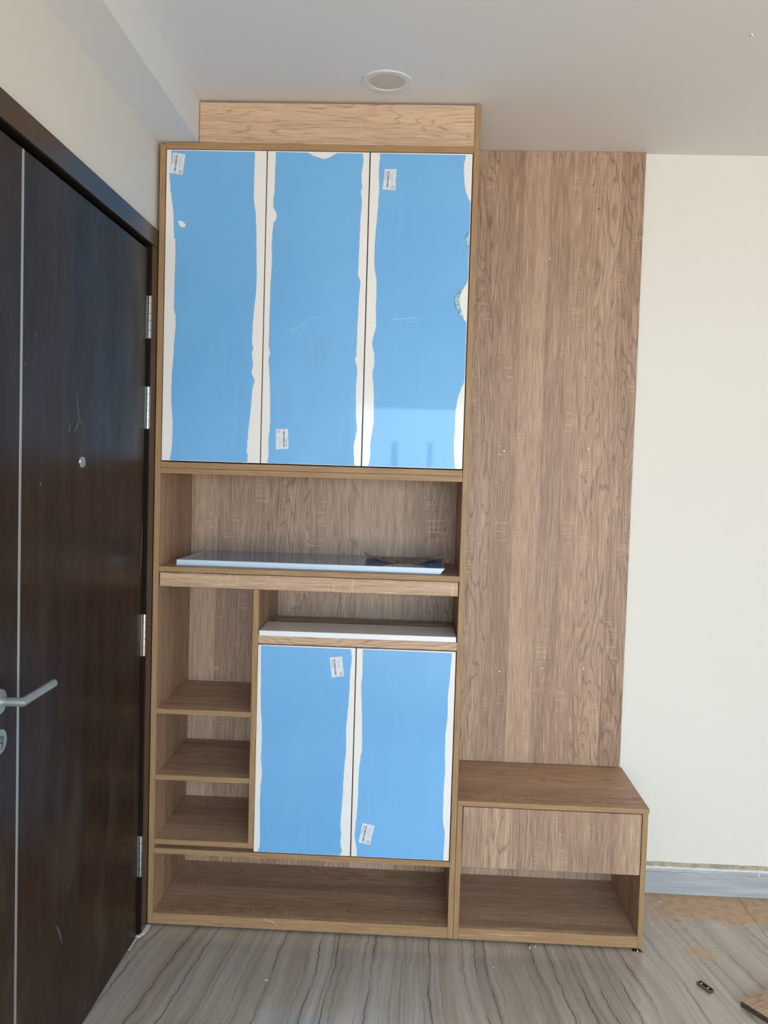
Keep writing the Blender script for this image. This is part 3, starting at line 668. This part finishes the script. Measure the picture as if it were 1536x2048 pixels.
mesh('drawer_box', bm, WOOD['x'], dw2)
strokes_mesh('scratch_mark', bn, M['rub'], [([(0.0895, 0.0307), (0.1586, 0.0294), (0.2499, 0.0309)], 0.0020), ([(0.2303, 0.0411), (0.2563, 0.0329)], 0.0018)], lambda x, z: (x, 0.0002, z))
for x in (0.009, xBr-0.0095-ox):
    for y in (0.10, 0.33): lathe('levelling_foot', [(0.0075, 0.0001), (0.0075, zB)], bn, M['zinc'], 'z', (x, y, 0), 16)

# ------------------------------------------------------------------ loose things on the shelves
t = empty('loose_door', (0.062, 0.047, 1.1852), 'spare cabinet door with pale blue edge lying flat in the upper niche under the sheet', 'panel', rz=math.radians(-0.5))
bm = bmesh.new(); a, b = 0.0, 0.0185
low = [(0, 0), (0.860, 0), (0.860, 0.325), (0.008, 0.325)]; up = [(0, 0), (0.8745, 0), (0.8745, 0.325), (0.008, 0.325)]
A = [bm.verts.new((x, y, a)) for x, y in low]; B = [bm.verts.new((x, y, b)) for x, y in up]
bm.faces.new(A[::-1]); bm.faces.new(B)
for i in range(4): bm.faces.new((A[i], A[(i+1) % 4], B[(i+1) % 4], B[i]))
bmesh.ops.bevel(bm, geom=bm.edges[:], offset=0.0006, segments=1, affect='EDGES')
mesh('door_blank', bm, M['paleblue'], t)
bm = bmesh.new()
pl = [(0.045, 0.0012), (0.8735, 0.0012), (0.8735, 0.3245), (0.022, 0.3245)]
A = [bm.verts.new((x, y, b+0.00002)) for x, y in pl]; B = [bm.verts.new((x, y, b+0.0004)) for x, y in pl]
bm.faces.new(A[::-1]); bm.faces.new(B)
for i in range(4): bm.faces.new((A[i], A[(i+1) % 4], B[(i+1) % 4], B[i]))
mesh('protective_film', bm, M['film2'], t)

t2 = empty('loose_door', (0.3475, -0.004, 0.9729), 'white lacquered spare panel lying on the rail above the lower blue doors', 'panel', rz=math.radians(0.7))
box('panel_board', t2, M['whitematt'], 0.0, 0.6310, 0.0, 0.172, 0.0, 0.0172, 0.0008)
bm = bmesh.new(); addbox(bm, 0.26, 0.40, -0.00035, -0.00005, 0.003, 0.0145); addbox(bm, 0.545, 0.575, -0.00035, -0.00005, 0.002, 0.013)
mesh('clear_tape', bm, plain('clear_tape', lin(240, 240, 242), 0.06, 0.6), t2)

# printed floor plan, curled up at its near corners, on the spare door
def plan_sheet():
    bm = bmesh.new(); nu, nv = 72, 40; w, d = 0.272, 0.205; x0, y0, z0 = 0.664, 0.140, 1.1852+0.0192
    G = []
    for j in range(nv+1):
        row = []
        for i in range(nu+1):
            s = 2*i/nu-1; t = j/nv                      # t = 0 near edge
            lift = (0.038 if s < 0 else 0.030)*abs(s)**2.4*(1-t)**1.9 + 0.004*abs(s)**2 + 0.0004
            cx = x0+w/2+s*w/2*(1-0.025*abs(s)**2)
            row.append(bm.verts.new((cx, y0+d*t+0.012*s, z0+lift)))
        G.append(row)
    def ink(u, v):
        # a few rooms of a plan: outlines and filled furniture
        R = [(0.06, 0.42, 0.10, 0.46), (0.06, 0.24, 0.46, 0.86), (0.24, 0.52, 0.46, 0.86), (0.52, 0.80, 0.30, 0.86), (0.80, 0.93, 0.30, 0.60), (0.42, 0.62, 0.10, 0.30)]
        F = [(0.27, 0.33, 0.06, 0.20), (0.40, 0.47, 0.06, 0.16), (0.70, 0.84, 0.10, 0.18), (0.86, 0.92, 0.62, 0.80), (0.12, 0.18, 0.58, 0.70), (0.60, 0.70, 0.50, 0.60)]
        for a, b, c, e in R:
            if a <= u <= b and c <= v <= e and (u-a < 0.013 or b-u < 0.013 or v-c < 0.024 or e-v < 0.024): return 1
        for a, b, c, e in F:
            if a <= u <= b and c <= v <= e: return 2
        return 0
    for j in range(nv):
        for i in range(nu):
            f = bm.faces.new((G[j][i], G[j][i+1], G[j+1][i+1], G[j+1][i])); f.smooth = True; f.material_index = ink((i+0.5)/nu, (j+0.5)/nv)
    me = bpy.data.meshes.new('floor_plan_sheet')
    top = bm.faces[:]
    # back of the paper, 0.3 mm below
    low = {v: bm.verts.new(v.co-Vector((0, 0, 0.0003))) for r in G for v in r}
    for f in top:
        nf = bm.faces.new([low[v] for v in reversed(f.verts[:])]); nf.smooth = True; nf.material_index = 3
    bm.to_mesh(me); bm.free()
    for m in (M['sheet'], M['plan'], M['planfill'], M['sheetunder']): me.materials.append(m)
    o = link(bpy.data.objects.new('floor_plan_sheet', me))
    return tag(o, 'printed floor plan sheet with curled corners lying on the spare door in the niche', 'paper')
plan_sheet()

# ------------------------------------------------------------------ ceiling light
dl = empty('downlight', (0.714, -0.147, H), 'round white downlight set flush in the ceiling above the cabinet', 'light')
bm = bmesh.new(); prof = [(0.0735, -0.0002), (0.0735, -0.0022), (0.0715, -0.0042), (0.0540, -0.0050), (0.0520, -0.0044), (0.0508, -0.0008)]
seg = 64; rings = [[bm.verts.new((r*math.cos(2*math.pi*i/seg), r*math.sin(2*math.pi*i/seg), h)) for i in range(seg)] for r, h in prof]
for A, B in zip(rings, rings[1:]):
    for i in range(seg):
        j = (i+1) % seg; f = bm.faces.new((A[i], A[j], B[j], B[i])); f.smooth = True
mesh('rim', bm, M['rim'], dl)
lathe('diffuser', [(0.0507, -0.0002), (0.0507, -0.0028), (0.0440, -0.0034), (0.012, -0.0038)], dl, M['diff'], seg=64)
bm = bmesh.new()
addcyl(bm, (0, 0, 0), (0, 0, -0.006), 0.0035, 0.002, 10); addcyl(bm, (0.001, 0.001, -0.004), (0.010, 0.008, -0.006), 0.001, 0.0006, 8)
h = mesh('ceiling_plug', bm, M['rim']); h.location = (1.6581, -0.4429, H-0.0001)
tag(h, 'tiny white wall plug stub in the ceiling at the right', 'plug')

# ------------------------------------------------------------------ bits on the floor
t = empty('metal_bracket', (1.744, -0.192, 0.0), 'small dark zinc connector lying alone on the marble floor', 'bracket', rz=math.radians(-62))
bm = bmesh.new()
L, Wd = 0.026, 0.0085
outer = [(-L, -Wd), (L, -Wd), (L, Wd), (-L, Wd)]
addbox(bm, -L, L, -Wd, Wd, 0.0003, 0.0018); addbox(bm, -L, L, -Wd, -Wd+0.0014, 0.0018, 0.010); addbox(bm, -L, L, Wd-0.0014, Wd, 0.0018, 0.010)
addbox(bm, -L, -L+0.0014, -Wd+0.0014, Wd-0.0014, 0.0018, 0.009); addbox(bm, L-0.0014, L, -Wd+0.0014, Wd-0.0014, 0.0018, 0.009)
mesh('channel', bm, M['zinc'], t)
for x in (-0.014, 0.012):
    bm = bmesh.new(); addcyl(bm, (x, 0, 0.0018), (x, 0, 0.0088), 0.0044, 0.0034, 14); mesh('rivet', bm, M['steel'], t)
t = empty('metal_plate', (1.592, -0.004, 0.0), 'thin steel fixing plate poking out under the bench corner', 'bracket', rz=math.radians(-8))
box('plate', t, M['zinc'], -0.018, 0.018, -0.006, 0.008, 0.0003, 0.0022, 0.0004)
bm = bmesh.new(); addcyl(bm, (-0.002, -0.001, 0.0022), (-0.002, -0.001, 0.0052), 0.003, 0.002, 12); mesh('rivet', bm, M['steel'], t)
t = empty('board_offcut', (1.8193, -0.2724, 0.0), 'oak laminate board offcut lying on the floor at the right corner', 'board', rz=math.radians(33))
bm = bmesh.new(); addbox(bm, 0, 0.42, -0.28, 0, 0.0004, 0.0162, 0.0005); mesh('chipboard', bm, M['core'], t)
board('laminate_face', t, 'x', 0, 0.42, -0.28, 0, 0.0163, 0.0180, None, 0.0003)
def crumbs(name, pts, label, seed):
    bm = bmesh.new(); rs = random.Random(seed)
    for x, y, s in pts:
        r = bmesh.ops.create_icosphere(bm, subdivisions=1, radius=s)
        for v in r['verts']:
            v.co = Vector((v.co.x*rs.uniform(0.6, 1.4)+x, v.co.y*rs.uniform(0.6, 1.4)+y, max(0.0002, v.co.z*0.6+s*0.55)))
    o = mesh(name, bm, M['plaster']); tag(o, label, 'debris', kind='stuff'); return o
crumbs('plaster_crumbs', [(1.2560+random.uniform(-0.012, 0.012), -0.008+random.uniform(-0.006, 0.003), random.uniform(0.0016, 0.0030)) for _ in range(9)]+[(1.245, -0.022, 0.003)], 'white plaster crumbs in front of the bench kick board', 2)
crumbs('floor_specks', [(0.665, -0.06, 0.0026), (0.44, -0.27, 0.0034), (0.445, -0.272, 0.003), (1.06, -0.10, 0.0022), (1.12, -0.14, 0.002), (0.05, -0.005, 0.002), (0.52, -0.06, 0.002), (1.75, 0.33, 0.004), (1.83, 0.36, 0.003), (1.68, 0.17, 0.003)], 'scattered white specks on the marble floor', 4)
